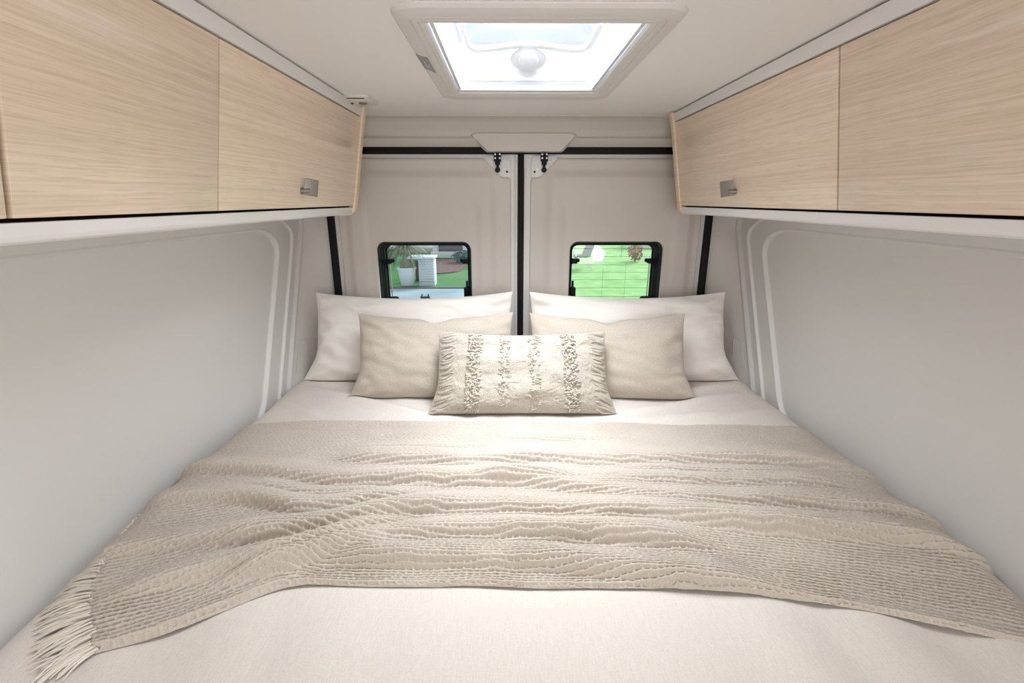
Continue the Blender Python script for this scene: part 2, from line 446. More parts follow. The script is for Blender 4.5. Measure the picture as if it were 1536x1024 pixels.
    def catch(x, z, out, big=False):
        b = MB(); s_ = 1.25 if big else 1
        b.box(sg*x-.013*s_, sg*x+.013*s_, 2.120, 2.147, z-.011*s_, z+.011*s_, .003)
        b.lathe([(.006, 0), (.009*s_, .003), (.009*s_, .012), (.005, .016)], (sg*(x+out*.016), 2.132, z+.002), 14, Matrix.Rotation(-math.pi/2, 3, 'X'))
        b.tube([(sg*x, 2.130, z), (sg*(x+out*.018), 2.130, z+.003)], .0065, 8)
        b.tube([(sg*(x-out*.012), 2.135, z-.01), (sg*(x-out*.016), 2.135, z-.032)], .004, 8)
        b.done('catch', M['blackp'], w)
    catch(.578, 1.322, -1); catch(.240, 1.322, 1)
    catch(.572, 1.150, -1, True)
    b = MB().box(min(sg*.226, sg*.250), max(sg*.226, sg*.250), 2.118, 2.148, 1.152, 1.207, .006)
    b.tube([(sg*.236, 2.13, 1.20), (sg*.236, 2.13, 1.235)], .005, 8); b.tube([(sg*.234, 2.13, 1.16), (sg*.242, 2.13, 1.10)], .006, 8)
    b.done('stay_arm', M['blackp'], w)
    if sg < 0:
        b = MB().box(-.449, -.405, 2.132, 2.148, 1.147, 1.164, .004)
        b.tube([(-.441, 2.14, 1.16), (-.441, 2.14, 1.174)], .003, 6); b.tube([(-.413, 2.14, 1.16), (-.413, 2.14, 1.174)], .003, 6)
        b.box(-.436, -.419, 2.135, 2.148, 1.10, 1.15, .003)
        b.done('window_handle', plain('teal_grey_plastic', (.05, .10, .10, 1), .4), w)
    else:
        b = MB()
        for z in (1.374, 1.339, 1.303, 1.270, 1.237, 1.199, 1.160, 1.122): b.tube([(.235, 2.1475, z), (.585, 2.1475, z)], .0007, 4)
        for x in (.372, .474): b.tube([(x, 2.1475, 1.11), (x, 2.1475, 1.29 if x < .4 else 1.31)], .0006, 4)
        b.tube([(.450, 2.1475, 1.335), (.450, 2.1475, 1.388)], .0008, 4)
        b.done('heating_wires', M['wire'], w)
    return d
rear_door(-1, 'door_1', 'window_1', M['paneL'])
rear_door(1, 'door_2', 'window_2', M['paneR'])

# ---------------------------------------------------------------- overhead cabinets
def FX(z): return .601-(z-1.560)*.178          # leaning front face
def face_slab(sg, y0, y1, z0, z1, back, front=0, bev=.0015):
    poly = [(sg*(FX(z0)-front), z0), (sg*(FX(z1)-front), z1), (sg*(FX(z1)+back), z1), (sg*(FX(z0)+back), z0)]
    return MB().prism(poly, 'y', y0, y1, bev)
def cabinet(sg, doors, y_end, thick, label):
    c = root('overhead_cabinet', (sg*.75, 0.8, 1.52), label, 'cabinet')
    y0 = -.30
    face_slab(sg, y0, y_end-.001, 1.553, 1.852, .30, -.017, 0).done('body', M['dark'], c, smooth=False)
    MB().prism([(sg*x, z) for x, z in ((.548, 1.8515), (.5425, 1.879), (.62, 1.879), (.62, 1.8515))], 'y', y0, y_end-.0005, .0012).done('top_rail', M['white'], c)
    MB().prism([(sg*x, z) for x, z in ((.603, 1.5555), (.6075, 1.540), (.611, 1.534), (.621, 1.5305), (.905, 1.5305), (.905, 1.545), (.64, 1.5555))], 'y', y0, y_end-.0005, .0012).done('bottom_rail', M['white'], c)
    ep = [(.533, 1.8825)]+[(FX(z)-.006, z) for z in (1.83, 1.70, 1.60)]
    cx, cz, r = .596+.036, 1.5265+.036, .036
    ep += [(cx-r*math.cos(a), cz-r*math.sin(a)) for a in np.linspace(.1, math.pi/2, 8)]+[(.905, 1.5265), (.905, 1.8825)]
    MB().prism([(sg*x, z) for x, z in ep], 'y', y_end, y_end+thick, .002).done('end_panel', M['oakedge'], c, angle=25)
    for (a, b, hy) in doors:
        dr = face_slab(sg, a, b, 1.5605, 1.8475, .016).done('cabinet_door', M['oak'], c)
        if hy is not None:
            z = 1.607; fx = FX(z)
            # angled tab pull on a short stem
            n = Vector((-sg*math.cos(.18), 0, -math.sin(.18)))   # out of the door
            tilt = Matrix.Rotation(sg*-.18, 3, 'Y')
            rot = tilt @ Matrix.Rotation(sg*math.radians(-30), 3, 'Z')
            cc = Vector((sg*(fx-.024), hy, z+.004))
            h = MB().box(-.017, .017, -.002, .002, -.0215, .0215, .0012, rot)
            h.V = [tuple(Vector(v)+cc) for v in h.V]
            hb = MB().tube([(sg*(fx+.001), hy-.006, z-.004), (sg*(fx-.012), hy-.005, z-.004), (sg*(fx-.020), hy-.001, z-.003)], [.008, .007, .0065], 12)
            h.add(hb.V, hb.F)
            h.done('handle', M['handle'], dr)
    return c
cabinet(-1, [(.9475, 1.7755, 1.325), (.5535, .943, None), (-.28, .5455, None)], 1.778, .030,
        'oak-fronted white overhead cabinet along the left wall, beside the small ceiling light')
cabinet(1, [(.986, 1.8755, 1.425), (-.10, .981, None)], 1.878, .030,
        'oak-fronted white overhead cabinet along the right wall, across from the ceiling light')

# ---------------------------------------------------------------- roof hatch
h = root('roof_hatch', (0, 1.25, ZC), 'white framed roof hatch with round knob, daylight coming through it', 'skylight')
def hl(x, y0, y1, r, z): return [(px, py, z) for px, py in rrect(-x, x, y0, y1, r, 8)]
L = [hl(.252, .888, 1.640, .05, 1.886), hl(.251, .889, 1.639, .05, 1.882), hl(.246, .894, 1.634, .047, 1.877), hl(.236, .904, 1.622, .04, 1.8745),
     hl(.222, .925, 1.562, .022, 1.8735), hl(.2205, .9265, 1.5605, .021, 1.8755), hl(.2185, .928, 1.559, .02, 1.8755), hl(.217, .9295, 1.557, .02, 1.8735),
     hl(.209, .940, 1.545, .012, 1.8735), hl(.2075, .9415, 1.5435, .012, 1.8750), hl(.206, .943, 1.542, .012, 1.8735),
     hl(.197, .955, 1.531, .006, 1.8745), hl(.1955, .957, 1.529, .006, 1.880)]
MB().loops(L).done('frame', M['hatchframe'], h, angle=18)
ZT = 1.995
MB().loops([hl(.1955, .957, 1.529, .006, 1.878), hl(.194, .96, 1.527, .012, 1.90), hl(.188, .968, 1.520, .02, ZT), hl(.20, .955, 1.533, .02, ZT), hl(.21, .945, 1.545, .02, 1.90)]).done('shaft', M['hatchwhite'], h, angle=30)
MB().box(-.193, .193, 1.508, 1.527, 1.8785, 1.8915, .002).done('blind_cassette', M['hatchwhite'], h)
for sg in (-1, 1): MB().box(sg*.189-.004, sg*.189+.004, .965, 1.508, 1.881, 1.8885, .0015).done('blind_rail', M['hatchwhite'], h)
# moulded panel on the far wall with its dipped top edge
top = [(-.165, 1.905), (-.165, 1.951)]+[(-.150+.0, 1.960)]+[(x, 1.962-.016*math.exp(-(x/.05)**2)) for x in np.linspace(-.135, .145, 18)]+[(.160, 1.958), (.172, 1.948), (.172, 1.905)]
MB().prism(top, 'y', 1.513, 1.530, .002).done('moulded_panel', M['hatchwhite'], h, angle=40)
# acrylic dome
DL = [hl(.186, .972, 1.518, .03, ZT-.006), hl(.180, .98, 1.51, .03, ZT+.004), hl(.13, 1.06, 1.43, .03, ZT+.022), hl(.05, 1.18, 1.31, .02, ZT+.03)]
MB().loops(DL, (False, True)).done('dome', M['dome'], h)
pts = [(-.165, 1.30, 1.985), (-.165, 1.40, 1.984), (-.160, 1.452, 1.978), (-.140, 1.470, 1.972), (-.09, 1.474, 1.975), (-.04, 1.475, 1.982), (.003, 1.475, 1.985),
       (.046, 1.475, 1.982), (.096, 1.474, 1.975), (.146, 1.470, 1.972), (.166, 1.452, 1.978), (.171, 1.40, 1.984), (.171, 1.30, 1.985)]
from mathutils.geometry import interpolate_bezier
def smooth_path(P, n=4):
    P = [Vector(p) for p in P]; out = []
    for i in range(len(P)-1):
        p0 = P[max(i-1, 0)]; p1 = P[i]; p2 = P[i+1]; p3 = P[min(i+2, len(P)-1)]
        for k in range(n):
            t = k/n
            out.append(.5*((2*p1)+(p2-p0)*t+(2*p0-5*p1+4*p2-p3)*t*t+(3*p1-p0-3*p2+p3)*t**3))
    out.append(P[-1]); return out
MB().tube(smooth_path(pts), .009, 10).done('rim_bar', M['hatchwhite'], h)
kn = MB().lathe([(.050, 0), (.050, .004), (.042, .007), (.036, .008)], (.004, 1.497, 1.955), 32, Matrix.Rotation(math.radians(125), 3, 'X') @ Matrix.Diagonal((1, .62, 1)).to_3x3())
kb = kn.done('knob_base', M['hatchwhite'], h)
MB().lathe([(.026, 0), (.027, .008), (.0255, .011), (.021, .012)], (.004, 1.489, 1.951), 28, Matrix.Rotation(math.radians(125), 3, 'X') @ Matrix.Diagonal((1, .8, 1)).to_3x3()).done('knob', M['hatchwhite'], kb)
# grey notice sticker on the frame's left border
st = MB()
sv = [(-.2485, 1.150), (-.2255, 1.163), (-.2255, 1.29), (-.2475, 1.262)]
zz = lambda x: 1.8745 if x > -.236 else 1.8745+(-.236-x)/.010*.0025
st.add([(x, y, zz(x)-.0022) for x, y in sv]+[(x, y, zz(x)+.001) for x, y in sv], [(0, 1, 2, 3), (4, 7, 6, 5), (0, 4, 5, 1), (1, 5, 6, 2), (2, 6, 7, 3), (3, 7, 4, 0)])
sk = st.done('sticker', M['sticker'], h, smooth=False); sk['label'] = 'grey notice sticker'
b = MB().box(-.2375, -.2362, 1.185, 1.235, 1.8714, 1.8724); b.box(-.2325, -.2310, 1.215, 1.228, 1.8714, 1.8724); b.box(-.2345, -.2338, 1.228, 1.236, 1.8714, 1.8724)
b.done('print', M['ink'], sk, smooth=False)

# ceiling reading light at the end of the left cabinet
cl = root('ceiling_light', (-.527, 1.66, ZC), 'small cream twin ceiling light beside the end of left cabinet', 'light')
MB().prism(rrect(-.583, -.474, 1.600, 1.730, .012, 5), 'z', 1.8775, 1.886, .002).done('base', M['hatchframe'], cl)
MB().prism([(1.616, 1.8785), (1.630, 1.8725), (1.722, 1.8745), (1.726, 1.8785)], 'x', -.572, -.482, .002).done('housing', plain('cream_plastic', (.66, .60, .52, 1), .4), cl)
for x in (-.551, -.508): MB().lathe([(.013, 0), (.013, -.004), (.009, -.006)], (x, 1.665, 1.8745), 16).done('lens', M['handle'], cl)
MB().box(-.566, -.490, 1.612, 1.616, 1.8760, 1.8785).done('switch_slot', M['dark'], cl)

# ================================================================ THE BED
bd = root('bed', (0, 1.0, 0), 'fixed platform bed filling the van between both walls', 'bed')
MB().box(-.90, .90, .12, 2.02, 0, .46, .004).done('base', M['basewood'], bd)
MB().box(-.895, .895, .12, 2.02, .46, .76, .03).done('mattress', M['mattress'], bd)

def bedz(x, y, wr=True):
    e = np.maximum(0, (np.abs(x)-.83)/.09)
    z = .888-.035*e**2.6
    z = z-.06*np.maximum(0, (np.abs(x)-.905)/.02)**2
    e2 = np.maximum(0, (y-1.86)/.14); z = z-.03*e2**2.2
    ec = np.maximum(0, (np.hypot(np.maximum(np.abs(x)-.74, 0), np.maximum(y-1.80, 0))-.15)/.10)
    z = z-.03*ec**2
    z = z-.012*sstep(.95, .5, y)
    if wr:
        z = z+.010*vnoise(x*3, y*3, 1)+.006*vnoise(x*9+y*2, y*5, 2)
    return z
def duvet_detail(x, y):
    h = .006*vnoise(x*16+y*5, y*9-x*3, 3)*sstep(1.15, 1.4, y)
    # soft creases running from the pillows
    for (x0, y0, x1, y1, a) in ((-.80, 1.72, -.35, 1.48, .006), (-.62, 1.60, -.20, 1.44, .005), (.80, 1.66, .36, 1.50, .006), (.70, 1.5, .30, 1.42, .004), (-.86, 1.60, -.66, 1.44, .006), (.86, 1.52, .62, 1.44, .005), (-.85, 1.78, -.55, 1.72, .007), (.86, 1.76, .60, 1.68, .007)):
        dx, dy = x1-x0, y1-y0; l2 = dx*dx+dy*dy
        t = np.clip(((x-x0)*dx+(y-y0)*dy)/l2, 0, 1); q = (dx*(y-y0)-dy*(x-x0))/math.sqrt(l2)
        dd = np.hypot(x-x0-t*dx, y-y0-t*dy)
        h = h+1.7*a*np.exp(-(dd/.022)**2)*np.sin(np.pi*(.15+.7*t))
    # shallow lengthwise ripples in front of the throw
    f = sstep(.80, .6, y)
    h = h+f*(.007*np.sin(x*34+3*vnoise(x*2, y*2, 4)+y*10)*(.3+vnoise(x*3, y, 5)+.5)*sstep(0, .5, np.abs(x)-.05)+.004*vnoise(x*22, y*4, 6))
    return h
nx, ny = 300, 330
X, Y = np.meshgrid(np.linspace(-1, 1, nx), np.linspace(.10, 2.035, ny), indexing='ij')
X = X*(.922-.030*sstep(1.3, 1.6, Y))
Z = bedz(X, Y)+duvet_detail(X, Y)
P = np.stack([X, Y, Z], -1)
# skirts all round down to the mattress top
def skirt(P):
    a = P[:1].copy(); a[..., 2] = .76; b_ = P[-1:].copy(); b_[..., 2] = .76; P = np.concatenate([a, P, b_], 0)
    a = P[:, :1].copy(); a[..., 2] = .76; b_ = P[:, -1:].copy(); b_[..., 2] = .76; return np.concatenate([a, P, b_], 1)
dv = grid('duvet', skirt(P), M['duvet'], at=(0, 1.0, .76))
tag(dv, 'cream linen duvet spread over the whole bed under the throw', 'duvet')

# ---------------------------------------------------------------- knitted throw
def interp(pts, v, ax=0):
    pts = sorted(pts, key=lambda p: p[ax]); return np.interp(v, [p[ax] for p in pts], [p[1-ax] for p in pts])
def curve(pts, n):
    P = np.array([tuple(p) for p in smooth_path([(*p, 0) for p in pts], 12)])[:, :2]
    s_ = np.concatenate([[0], np.cumsum(np.hypot(*np.diff(P, axis=0).T))]); u = np.linspace(0, s_[-1], n)
    return np.stack([np.interp(u, s_, P[:, 0]), np.interp(u, s_, P[:, 1])], -1)
NS, NTT = 900, 520
front = curve([(-.717, .602), (-.605, .651), (-.501, .714), (-.45, .732), (-.382, .735), (-.1, .728), (.109, .722), (.239, .721), (.435, .703), (.594, .671), (.794, .611), (.922, .567)], NS)
back = curve([(-.914, 1.405), (-.62, 1.424), (0, 1.409), (.454, 1.395), (.922, 1.386)], NS)
left = curve([(-.717, .602), (-.755, .642), (-.805, .697), (-.836, .753), (-.868, .823), (-.908, .96), (-.912, 1.05), (-.914, 1.2), (-.914, 1.405)], NTT)
right = curve([(.922, .567), (.922, .8), (.922, 1.1), (.922, 1.386)], NTT)
# denser rows towards the camera
S = np.linspace(0, 1, NS)[:, None, None]; T = np.linspace(0, 1, NTT)[None, :, None]
C = (1-T)*front[:, None]+T*back[:, None]+(1-S)*left[None]+S*right[None] \
    - ((1-S)*(1-T)*front[0]+S*(1-T)*front[-1]+(1-S)*T*back[0]+S*T*back[-1])
TX, TY = C[..., 0], C[..., 1]
folds = [  # foot line of each fold (x, y), height, reach behind, taper
    ([(-.55, 1.155), (-.182, 1.123), (.066, 1.13), (.371, 1.138), (.63, 1.135), (.864, 1.097), (.915, 1.053)], .015, .07),
    ([(-.92, 1.10), (-.668, 1.074), (-.487, 1.04), (-.288, 1.03), (-.124, 1.023), (.0, 1.035), (.2, 1.06)], .017, .06),
    ([(.10, 1.035), (.334, 1.027), (.675, 1.030), (.85, 1.0)], .012, .05),
    ([(-.20, 1.04), (.044, 1.010), (.311, .955), (.487, .943), (.659, .932), (.85, .902), (.915, .872)], .016, .06),
    ([(-.70, .80), (-.56, .825), (-.426, .863), (-.322, .895), (-.209, .912), (.14, .899), (.291, .889), (.518, .859), (.763, .831), (.915, .77)], .020, .06),
    ([(-.62, .70), (-.50, .745), (-.40, .79), (-.326, .812), (-.198, .832), (-.036, .825), (.15, .82), (.4, .79)], .021, .055),
    ([(-.44, .765), (-.396, .772), (-.038, .762), (.134, .738), (.274, .718), (.50, .695)], .014, .045),
    ([(-.92, .975), (-.891, .966), (-.682, .959), (-.527, .924), (-.36, .945), (-.2, .985)], .016, .055),
    ([(-.84, .80), (-.778, .807), (-.662, .825), (-.512, .847), (-.357, .915)], .010, .045),
    ([(-.80, .672), (-.781, .678), (-.708, .706), (-.612, .737), (-.456, .782), (-.338, .85), (-.22, .88)], .015, .05),
    ([(-.1, 1.27), (.05, 1.262), (.3, 1.275)], .006, .04), ([(-.55, 1.20), (-.3, 1.205), (-.05, 1.19)], .006, .035),
    ([(.35, .90), (.6, .875), (.8, .85)], .007, .03), ([(.2, 1.09), (.5, 1.085), (.8, 1.07)], .006, .03),
    ([(-.75, 1.02), (-.5, .985), (-.3, .99)], .008, .035),
]
TZ = bedz(TX, TY)+.008
FH = np.zeros_like(TX)
for pts, a, reach in folds:
    xs = [p[0] for p in pts]; Pq = np.array([tuple(p) for p in smooth_path([(*p, 0) for p in pts], 6)])
    yc = np.interp(TX, Pq[:, 0], Pq[:, 1])+.006*vnoise(TX*14, TX*0+a*900, 8)
    w = sstep(xs[0]-.01, xs[0]+.13, TX)*sstep(xs[-1]+.01, xs[-1]-.16, TX)
    if xs[-1] > .9: w = sstep(xs[0]-.01, xs[0]+.13, TX)*(.55+.45*sstep(.93, .75, TX))
    if xs[0] < -.83: w = sstep(xs[-1]+.01, xs[-1]-.16, TX)*(.6+.4*sstep(-.93, -.78, TX))
    q = TY-yc
    amp = 1.8*a*(1+.5*vnoise(TX*6, TX*0+a*700, 9))
    prof = sstep(-.004, .021, q)*np.exp(-(np.maximum(q-.020, 0)/reach)**2)
    FH = np.maximum(FH, FH*.5+amp*w*prof)
TZ = TZ+FH
# the diagonal upper layer lies on the front strip
lay = np.interp(TX, [-.72, -.605, -.501, -.432, -.396, -.038, .134, .274, .5], [.60, .651, .714, .757, .772, .762, .738, .718, .69])
TZ += .006*sstep(0, .012, TY-lay)*sstep(.5, .3, TX)
# hem roll and free edges bending down to the duvet
sarr = np.linspace(0, 1, NS)[:, None]; tarr = np.linspace(0, 1, NTT)[None, :]
fd = tarr*.78
TZ += .003*np.exp(-((fd-.010)/.010)**2)
TZ -= .007*sstep(.004, 0, fd)+.006*sstep(.012, 0, (1-tarr)*.78)
TZ += .004*vnoise(TX*10, TY*26, 10)
# open knit: rows of small puffs, irregular
u = sarr*1.85+0*tarr; v = tarr*.80+0*sarr
vw = v+.0055*vnoise(u*22, v*30, 11)+.0025*vnoise(u*70, v*60, 12)
row = vw/.0098; ri = np.floor(row); fr = row-ri
cell = u/.0145+.5*(ri % 2)+.7*vnoise(ri*3.1, u*40, 13); cf = cell-np.floor(cell)
gap = np.exp(-((fr-.5)/.20)**2)*sstep(.02, .16, cf)*sstep(.92, .74, cf)      # openings between the puffed rows
loose = .55+.9*(vnoise(u*14, v*16, 14)+.5)
TZ -= .0054*gap*loose
TZ += .0019*np.abs(np.sin(np.pi*(fr+.5)))*loose*(.6+.8*(vnoise(u*160, ri*2.7, 16)+.5))
TZ += .0012*vnoise(u*260, v*260, 15)
TP = np.stack([TX, TY, TZ], -1)
# thickness: underside sheet
th = grid('throw_blanket', TP, M['throw'], at=(0, 1.0, .88))
tag(th, 'beige open-knit throw with fringed end, rumpled across the middle of the bed', 'blanket')
# fringe along the left end
fb = MB(); acc = np.array(left)
for i in range(76):
    k = int(3+(i/75)**1.0*(NTT*.62)); p = acc[k]; tt = k/(NTT*.62)
    ang = math.radians(240-75*min(1, tt*2.2)**.7)+random.uniform(-.12, .12)
    ln = random.uniform(.055, .085)*(1 if tt < .5 else .8)
    for s_ in range(5):
        a = ang+random.uniform(-.20, .20); l2 = ln*random.uniform(.75, 1.12); bend = random.uniform(-.5, .5)
        x, y = p[0]+.004+random.uniform(-.003, .003), p[1]+random.uniform(-.004, .004); q = []
        hgt = random.uniform(.004, .015)
        for j in range(8):
            f = j/7; aa = a+bend*f
            z = float(bedz(np.array(x), np.array(y)))+.003+hgt*(1-f)**1.5+.004*math.sin(f*3)
            q.append((max(x, -.914), y, z)); x += math.cos(aa)*l2/7; y += math.sin(aa)*l2/7
        fb.tube(q, [.0021, .0022, .0022, .0021, .002, .0018, .0015, .0009], 5)
o = fb.done('fringe', M['fringe'], th); o['kind'] = 'stuff'

# ---------------------------------------------------------------- pillows
def pillow(name, cx, y0, z0, w, hh, t, lean, m, seed, wr=.010, yaw=0, flare=.0, sag=.0, pinch=.055, fluff=0, topdip=.0):
    n1, n2 = 130, 84
    u = np.linspace(-1, 1, n1); v = np.linspace(-1, 1, n2)
    # crowd samples to the rim
    u = np.sign(u)*(1-(1-np.abs(u))**1.5); v = np.sign(v)*(1-(1-np.abs(v))**1.5)
    U, Vv = np.meshgrid(u, v, indexing='ij')
    bx = w/2*U*(1-pinch*.9*(1-Vv**2)*np.abs(U)**3-pinch*.35*np.exp(-((Vv+.35)/.35)**2)*np.abs(U)**3)
    bx *= 1-flare*Vv
    bz = hh/2*Vv*(1-pinch*(1.5*(Vv > 0)+.25)*(1-U**2)*np.abs(Vv)**3)-topdip*hh*np.exp(-(U/.14)**2)*np.maximum(Vv, 0)**5
    prof = ((1-np.abs(U)**2.6)*(1-np.abs(Vv)**2.4))
    prof = np.maximum(prof, 0)**.62
    low = 1+.16*(-Vv)            # filling sinks a little
    ang = np.arctan2(Vv, U)
    rad = np.maximum(np.abs(U), np.abs(Vv))
    P = []
    for side in (-1, 1):          # -1 faces the viewer
        th_ = t/2*prof*low
        g = vnoise(U*3+seed, Vv*3, seed+20)*wr*1.6+vnoise(U*7+Vv*4, Vv*6-U*2, seed+30+side)*wr*.9
        # gathers running in from the side seams and corners
        g += wr*1.1*np.sin(Vv*17+4*vnoise(U*2, Vv*3, seed+40))*sstep(.62, .95, np.abs(U))*(.4+vnoise(Vv*4, U*2, seed+50))
        corner = sstep(.55, .95, np.abs(U))*sstep(.5, .95, np.abs(Vv))
        g += wr*.8*np.sin(ang*26+seed)*corner
        g *= np.minimum(1, prof*2.2)
        if fluff: g += fluff*vnoise(U*w*170, Vv*hh*170, seed+60)*np.minimum(1, prof*3+.25)
        P.append(np.stack([bx, side*(th_+np.maximum(g, -th_*.6)), bz], -1))
    # bottom rests flat
    ca, sa = math.cos(lean), math.sin(lean); cy, sy = math.cos(yaw), math.sin(yaw)
    V = []
    for Q in P:
        x, y, z = Q[..., 0], Q[..., 1], Q[..., 2]+hh/2
        yy = y*ca+z*sa; zz = z*ca-y*sa
        X = x*cy-yy*sy+cx; Yy = x*sy+yy*cy+y0
        Zz = zz+z0
        V.append(np.stack([X, Yy, Zz], -1))
    idx = np.arange(n1*n2).reshape(n1, n2); F1 = grid_faces(n1, n2)
    rim = np.zeros((n1, n2), bool); rim[0] = rim[-1] = True; rim[:, 0] = rim[:, -1] = True
    mp = np.where(rim.ravel(), idx.ravel(), idx.ravel()+n1*n2)
    V0 = V[0].copy(); Vr = .5*(V[0]+V[1]); V0[rim] = Vr[rim]
    allV = np.concatenate([V0.reshape(-1, 3), V[1].reshape(-1, 3)])
    F = np.concatenate([F1, mp[F1][:, ::-1]])
    floor_ = float(bedz(np.array(cx), np.array(y0)))
    # never below the duvet surface
    bz_ = bedz(allV[:, 0], allV[:, 1])+duvet_detail(allV[:, 0], allV[:, 1])+.004
    lowm = allV[:, 2] < bz_; allV[lowm, 2] = bz_[lowm]
    used = np.unique(F); remap = np.full(len(allV), -1); remap[used] = np.arange(len(used))
    ob = mesh(name, allV[used], remap[F].tolist(), m, at=(cx, y0, z0))
    info = dict(cx=cx, y0=y0, z0=z0, w=w, hh=hh, V0=V0, u=u, v=v)
    return ob, info
g1 = 'cream sleeping pillows against the rear doors'; g2 = 'oatmeal linen cushions in front of the pillows'
o, _ = pillow('pillow', -.427, 1.800, .882, .843, .362, .165, math.radians(19), M['pillowwhite'], 1, .013, flare=.06, yaw=.02, pinch=.085)
tag(o, 'large cream cotton pillow leaning below the left rear window', 'pillow', g1)
o, _ = pillow('pillow', .427, 1.798, .882, .843, .362, .165, math.radians(19), M['pillowwhite'], 2, .014, flare=.06, yaw=-.02, pinch=.085)
tag(o, 'large cream cotton pillow leaning below the right rear window', 'pillow', g1)
o, _ = pillow('cushion', -.317, 1.625, .886, .605, .316, .13, math.radians(22), M['pillowbeige'], 3, .006, flare=.055, yaw=.03, topdip=.06, pinch=.085)
tag(o, 'oatmeal linen cushion left of and behind the textured lumbar cushion', 'cushion', g2)
o, _ = pillow('cushion', .309, 1.610, .886, .605, .316, .13, math.radians(22), M['pillowbeige'], 4, .006, flare=.055, yaw=-.03, topdip=.06, pinch=.085)
tag(o, 'oatmeal linen cushion right of and behind the textured lumbar cushion', 'cushion', g2)
lum, li = pillow('lumbar_cushion', -.006, 1.475, .892, .605, .282, .115, math.radians(25), M['boucle'], 5, .006, flare=.05, fluff=.005, pinch=.06)
tag(lum, 'small cream boucle lumbar cushion with tufted bands, centred in front of the others', 'cushion')
# tufted loop bands and gathered ends on the lumbar cushion's face
def on_lum(U, Vv):
    i = np.interp(U, li['u'], np.arange(len(li['u']))); j = np.interp(Vv, li['v'], np.arange(len(li['v'])))
    i0 = int(min(i, len(li['u'])-2)); j0 = int(min(j, len(li['v'])-2)); fi, fj = i-i0, j-j0; A = li['V0']
    return A[i0, j0]*(1-fi)*(1-fj)+A[i0+1, j0]*fi*(1-fj)+A[i0, j0+1]*(1-fi)*fj+A[i0+1, j0+1]*fi*fj
nrm = np.array([0, -math.cos(math.radians(25)), math.sin(math.radians(25))])
def band(u0, wid, n, size, rr):
    b = MB()
    for k in range(n):
        Vv = random.uniform(-.96, .96); U = u0+random.uniform(-wid, wid)
        p = on_lum(U, Vv); a = random.uniform(0, 6.28); L_ = random.uniform(.6, 1.2)*size
        ex = np.array([math.cos(a), -.4*math.sin(a), .9*math.sin(a)])
        pts = []
        for j in range(6):
            f = j/5*math.pi; pts.append(p+ex*L_*math.cos(f)*.5+nrm*(L_*.55*math.sin(f)-.001))
        b.tube(pts, rr, 5)
    return b
for u0, wid, n in ((-.54, .075, 240), (.53, .075, 240)):
    band(u0, wid, n, .014, .0021).done('tufted_band', M['yarn'], lum)
for u0, wid, n in ((-.20, .06, 90), (.13, .06, 90)):
    band(u0, wid, n, .010, .0015).done('tufted_band', M['yarn'], lum)
for sg in (-1, 1):       # gathered end ruffles
    b = MB()
    for k in range(30):
        Vv = -.95+1.9*k/29+random.uniform(-.03, .03); a0 = .765+random.uniform(0, .05); a1 = .98
        sl = random.uniform(-.20, -.02); wv = random.uniform(-.05, .05)
        pts = [on_lum(sg*(a0+(a1-a0)*f), np.clip(Vv+sl*(f-.3)+wv*math.sin(4*f), -.985, .985))+nrm*(.002*math.sin(math.pi*f)-.0006) for f in np.linspace(0, 1, 7)]
        b.tube(pts, [.0018, .0036, .0046, .0048, .0044, .0036, .0018], 6)
    b.done('gathered_end', M['boucle'], lum)

# ================================================================ OUTDOORS (seen through the rear windows)
G = -.55
def sheet(name, poly, z, m):
    b = MB().prism(poly, 'z', z-.05, z); return tag(b.done(name, m, smooth=False), kind='structure')
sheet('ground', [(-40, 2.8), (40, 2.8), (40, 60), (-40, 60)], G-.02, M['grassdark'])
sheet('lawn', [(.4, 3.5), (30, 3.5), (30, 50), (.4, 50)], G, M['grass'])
sheet('pavement', [(-14, 3.5), (.38, 3.5), (.38, 11.95), (-14, 11.95)], G, M['pavement'])
sheet('kerb', [(-14, 11.95), (.38, 11.95), (.38, 12.03), (-14, 12.03)], G+.03, M['housegrey'])
sheet('flower_bed', [(-2.75, 14.2), (-1.55, 14.9), (-1.45, 16.5), (-1.3, 18.2), (-3.0, 18.2)], G+.012, M['mulch'])
sheet('lawn_strip', [(-2.3, 12.05), (.35, 12.05), (.35, 15.6), (-1.5, 15.0), (-2.3, 13.6)], G+.006, plain('green_strip', (.085, .23, .07, 1), .95))
sheet('garden_path', [(3.0, 17.3), (3.35, 17.3), (4.1, 20.5), (4.6, 26), (4.2, 26), (3.6, 21)], G+.012, M['pathstone'])

# ponytail palm in a white pot
px, py = -2.64, 12.35
pp = root('potted_palm', (px, py, G), 'ponytail palm with swollen trunk in a white tapered pot outside left window', 'potted plant')
MB().lathe([(.16, 0), (.165, .01), (.225, .40), (.245, .405), (.245, .455), (.225, .455), (.21, .42)], (px, py, G+.03), 28).done('pot', M['potwhite'], pp)
MB().lathe([(.16, .38), (.175, .47), (.165, .54), (.12, .64), (.07, .78), (.048, .92), (.042, 1.04), (.02, 1.08)], (px, py, G), 18).done('trunk', M['bark'], pp)
b = MB()
for k in range(95):
    a = random.uniform(0, 6.28); l = random.uniform(.4, .8); up = random.uniform(-.1, .75); w_ = .022
    V = []; base = Vector((px, py, G+1.02+random.uniform(-.05, .06)))
    for j in range(6):
        f = j/5; r = l*f; z = up*l*f*1.2-1.0*l*f*f
        c_ = base+Vector((math.cos(a)*r, math.sin(a)*r, z)); sdv = Vector((-math.sin(a), math.cos(a), 0))*w_*(1-f*.9)
        V += [c_-sdv, c_+sdv+Vector((0, 0, .006))]
    b.add(V, [(2*j, 2*j+1, 2*j+3, 2*j+2) for j in range(5)])
b.done('foliage', M['leaf'], pp)

